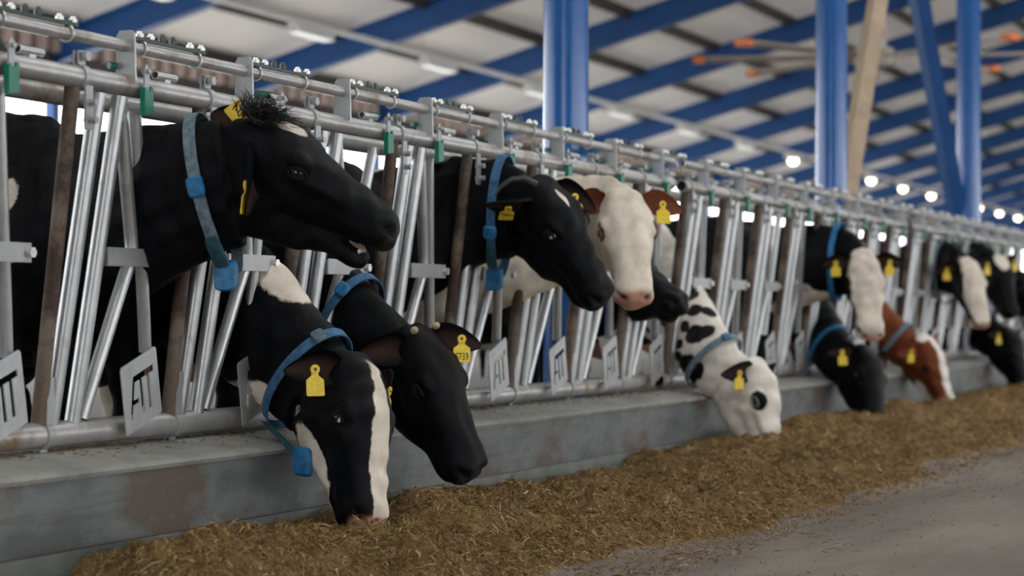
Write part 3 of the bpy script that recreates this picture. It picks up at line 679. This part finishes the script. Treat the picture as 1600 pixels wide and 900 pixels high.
cow('white cow with black spotted neck eating feed beside the kerb', 10.99, (10.42, -.42, .555), (10.38, -.49, .075), (-.1, -1, .1), coat_spot,
    sp + [('H', (.20, -.105, -.035), (.055, .035, .045)), ('W', (10.75, 1.2, 1.1), (.4, .5, .4)), ('W', (10.75, 2.0, 1.3), (.3, .2, .3))], voxel=.011, ears=((.1, -.5), (.1, .0)), neck_r=.76, ear_mark=1, pink=1, pinkblob=((.545, 0, -.10), (.05, .08, .05)), tags=((-1, .5, 1),),
    collar=(.88, .05, 'strap', [(RB - 1.0, .024, .022, .009, 'strapblue', 'buckle')], .0), tang=(.8, .45))
cow('black cow with broad white face between two ear tags, facing the camera', 13.03, (12.908, -.36, 1.199), (12.80, -.44, .65), (-.9, -.5, .2), coat_black,
    [('H', (.30, .0, .0), (.42, .115, .14)), ('H', (.48, 0, -.12), (.13, .10, .09)), ('N', (.45, -1.9), (.22, .08, .2))], voxel=.013, ears=((.1, -.15), (.0, .0)), pink=.8, tags=((1, .45, 1), (-1, .5, 1)), collar=(.75, .0, 'bluebox', [], 0))
cow('all black cow with blue collar eating feed below the white-faced cow', 13.76, (13.05, -.35, .59), (12.87, -.45, .146), (-.55, -.85, .1), coat_black, (), voxel=.013, neck_r=.72, ears=((.2, -.4), (.2, -.2)),
    collar=(.8, .0, 'bluebox', [(RB + 1.1, .034, .048, .018, 'bluebox', 'transponder')], .06), tags=((-1, .5, 1),), tang=(.8, .5))
cow('reddish brown cow with white blaze eating feed', 15.07, (15.15, -.29, .635), (15.22, -.45, .085), (-.35, -.9, .1), coat_brown,
    [('H', (.28, .02, .0), (.42, .058, .10)), ('H', (.40, -.03, -.19), (.2, .05, .06)), ('H', (-.03, -.04, .0), (.05, .06, .06)), ('N', (.3, 2.2), (.1, .1, .1))], voxel=.013, neck_r=.76, ears=((.15, -.35), (.1, -.1)), pink=.5,
    collar=(.86, .05, 'strap', [], 0), tags=((-1, .45, 1),), tang=(.8, .5))
cow('far black cow with white blaze and pink nose, head raised', 17.19, (16.655, -.30, 1.245), (16.60, -.42, .758), (-.8, -.6, .2), coat_black,
    [('H', (.30, 0, 0), (.38, .10, .13)), ('H', (.48, 0, -.11), (.1, .09, .08)), ('N', (.5, -1.9), (.25, .07, .2))], voxel=.014, pink=.9, tags=((-1, .5, 1), (1, .5, 1)), collar=(.8, .05, 'strap', [], .05))
cow('far black cow with white forehead patch at the right edge', 18.55, (18.04, -.30, 1.32), (17.95, -.42, .846), (-.5, -.5, .5), coat_black,
    [('H', (.06, 0, .03), (.10, .07, .08))], voxel=.014, hz=1.43, tags=((-1, .5, 1), (1, .5, 1)))
cow('far black cow eating feed at the right edge of the picture', 19.23, (18.682, -.30, .678), (18.62, -.42, .175), (-.35, -.9, .1), coat_black, (), voxel=.014, neck_r=.85, collar=(.8, 0, 'bluebox', [], .05), tags=((-1, .5, 1),), tang=(.8, .5))
cow('farthest black cow with raised head and yellow tags, cut by the frame', 20.06, (19.45, -.28, 1.20), (19.35, -.42, .74), (-.5, -.5, .5), coat_black,
    [('H', (.45, 0, -.1), (.12, .09, .08))], voxel=.014, tags=((-1, .5, 1), (1, .5, 1)))

# ------------------------------------------------------------------ feed
def vnoise(x, y, seed):
    r = np.random.default_rng(seed); T = r.random((256, 256)); xi = np.floor(x).astype(int); yi = np.floor(y).astype(int); fx = x - xi; fy = y - yi
    fx = fx * fx * (3 - 2 * fx); fy = fy * fy * (3 - 2 * fy); g = lambda a, b: T[a % 256, b % 256]
    return (g(xi, yi) * (1 - fx) + g(xi + 1, yi) * fx) * (1 - fy) + (g(xi, yi + 1) * (1 - fx) + g(xi + 1, yi + 1) * fx) * fy - .5
def feed_h(X, Y):
    out = 1.12 + .28 * vnoise(X * .8, X * 0, 3) + .16 * vnoise(X * 3, X * 0 + 5, 4)
    s = np.clip((-Y - .12) / out, 0, 1)
    base = spl([0, .12, .3, .5, .75, .92, 1], [.105, .135, .155, .135, .075, .022, -.02], s.ravel()).reshape(s.shape)
    amp = np.clip((1 - s) * 4, 0, 1)
    h = base + amp * (.11 * vnoise(X * 1.6, Y * 2.2, 5) + .075 * vnoise(X * 4.2, Y * 4.5, 6) + .055 * vnoise(X * 10, Y * 10, 7) + .03 * vnoise(X * 28, Y * 28, 8) + .012 * vnoise(X * 65, Y * 65, 9))
    h = h - np.clip((4.75 - X) / .35, 0, 1) * .25 * np.clip(1 - s * 1.2, 0, 1)
    return h
def grid(x0, x1, dx, y0, y1, dy):
    xs = np.arange(x0, x1 + dx * .5, dx); ys = np.arange(y0, y1 + dy * .5, dy); X, Yg = np.meshgrid(xs, ys, indexing='ij'); Z = feed_h(X, Yg)
    n, m_ = X.shape; i = np.arange(n - 1)[:, None] * m_ + np.arange(m_ - 1)[None]; q = np.stack([i, i + m_, i + m_ + 1, i + 1], -1).reshape(-1, 4)
    return np.stack([X, Yg, Z], -1).reshape(-1, 3), q
V1, Q1 = grid(3.6, 11.0, .017, -1.5, -.117, .017); V2, Q2 = grid(11.0, 45, .05, -1.5, -.117, .03)
n1 = len(V1); n2 = len(V2)
T1 = .30 + .9 * vnoise(V1[:, 0] * 20, V1[:, 1] * 20, 21) * .5; T2 = .36 + .9 * vnoise(V2[:, 0] * 20, V2[:, 1] * 20, 21) * .4
def strands(n, xa, xb, lmin, lmax, wd, ya=-1.45, scatter=False):
    # denser towards the camera
    u = RNG.random(n); X = xa * (xb / xa) ** u; Yg = RNG.uniform(ya, -.13, n) if not scatter else -1.15 - np.abs(RNG.normal(0, .38, n))
    Z = feed_h(X, Yg); Z = np.where(Z < 0, .001, Z); keep = (Z > .004) | scatter | (RNG.random(n) < .12); X, Yg, Z = X[keep], Yg[keep], Z[keep]; n = len(X)
    e = .006; gx = (feed_h(X + e, Yg) - feed_h(X - e, Yg)) / (2 * e); gy = (feed_h(X, Yg + e) - feed_h(X, Yg - e)) / (2 * e)
    if scatter: gx *= 0; gy *= 0
    az = RNG.uniform(0, 2 * PI, n); lf = RNG.normal(.10, .35, n) if not scatter else np.full(n, .02); dx, dy = np.cos(az), np.sin(az); dz = dx * gx + dy * gy + lf
    D = np.stack([dx, dy, dz], 1); D /= np.linalg.norm(D, axis=1)[:, None]; Ln = RNG.uniform(lmin, lmax, n) * RNG.choice([.6, 1, 1, 1.6], n); W = RNG.uniform(.6, 1.3, n) * wd * (X / 6) ** .5
    sd = np.stack([-dy, dx, RNG.normal(0, .8, n)], 1); sd /= np.linalg.norm(sd, axis=1)[:, None]
    C = np.stack([X, Yg, Z + .003], 1); bend = RNG.normal(0, .18, (n, 3)) * Ln[:, None]
    a, b_, c = C - D * Ln[:, None] / 2, C + bend * .5 + np.array([0, 0, .003]), C + D * Ln[:, None] / 2; w_ = sd * W[:, None] / 2
    v = np.stack([a - w_, a + w_, b_ - w_, b_ + w_, c - w_ * .5, c + w_ * .5], 1).reshape(-1, 3); i = np.arange(n)[:, None] * 6
    q = np.concatenate([i + np.array([0, 1, 3, 2]), i + np.array([2, 3, 5, 4])]); tn = np.clip(RNG.beta(2, 2.1, n), 0, 1); tn = np.where(RNG.random(n) < .04, 1.0, tn)
    return v, q, np.repeat(tn, 6)
S = [strands(115000, 4.2, 12.5, .012, .036, .0030), strands(9000, 4.2, 12.5, .035, .075, .0032), strands(18000, 12.5, 24, .02, .06, .0045), strands(2200, 4.5, 16, .006, .03, .003, scatter=True)]
_n = 2600; _x = RNG.uniform(4.2, 15, _n); _y = .16 - np.abs(RNG.normal(0, .075, _n)); _z = np.interp(_y, [-.1, -.05, .1, .3], [.381, .389, .411, .416]) + .002
_a = RNG.uniform(0, 2 * PI, _n); _l = RNG.uniform(.008, .03, _n); _d = np.stack([np.cos(_a), np.sin(_a) * .6, RNG.uniform(0, .15, _n)], 1) * _l[:, None] / 2; _w = np.stack([-np.sin(_a), np.cos(_a), _a * 0 + .5], 1) * .0016
_c = np.stack([_x, _y, _z], 1); _c = _c[_y > -.09]; _d = _d[_y > -.09]; _w = _w[_y > -.09]; _n = len(_c)
_v = np.stack([_c - _d - _w, _c - _d + _w, _c + _d + _w, _c + _d - _w], 1).reshape(-1, 3)
me = bpy.data.meshes.new('hay_litter'); me.from_pydata(_v.tolist(), [], np.arange(_n * 4).reshape(-1, 4).tolist()); me.update()
at = me.attributes.new('tone', 'FLOAT', 'POINT'); at.data.foreach_set('value', np.repeat(RNG.beta(2, 2.4, _n), 4).astype(np.float32)); me.materials.append(M['feed'])
o = obj('hay_litter', me); o['kind'] = 'stuff'; tag(o, 'thin litter of hay scraps strewn on top of the concrete kerb', 'hay')
VV = [V1, V2]; QQ = [Q1, Q2 + n1]; TT = [T1, T2]; o_ = n1 + n2
for v, q, t in S: VV.append(v); QQ.append(q + o_); TT.append(t); o_ += len(v)
VV = np.concatenate(VV); QQ = np.concatenate(QQ); TT = np.concatenate(TT)
me = bpy.data.meshes.new('feed'); me.vertices.add(len(VV)); me.vertices.foreach_set('co', VV.astype(np.float32).ravel())
me.loops.add(QQ.size); me.loops.foreach_set('vertex_index', QQ.astype(np.int32).ravel()); me.polygons.add(len(QQ)); me.polygons.foreach_set('loop_start', np.arange(0, QQ.size, 4, dtype=np.int32)); me.update(calc_edges=True); me.validate()
at = me.attributes.new('tone', 'FLOAT', 'POINT'); at.data.foreach_set('value', TT.astype(np.float32)); me.materials.append(M['feed'])
o = obj('chopped_feed', me); o['kind'] = 'stuff'; tag(o, 'long heap of brown chopped feed lying along the concrete kerb', 'feed')
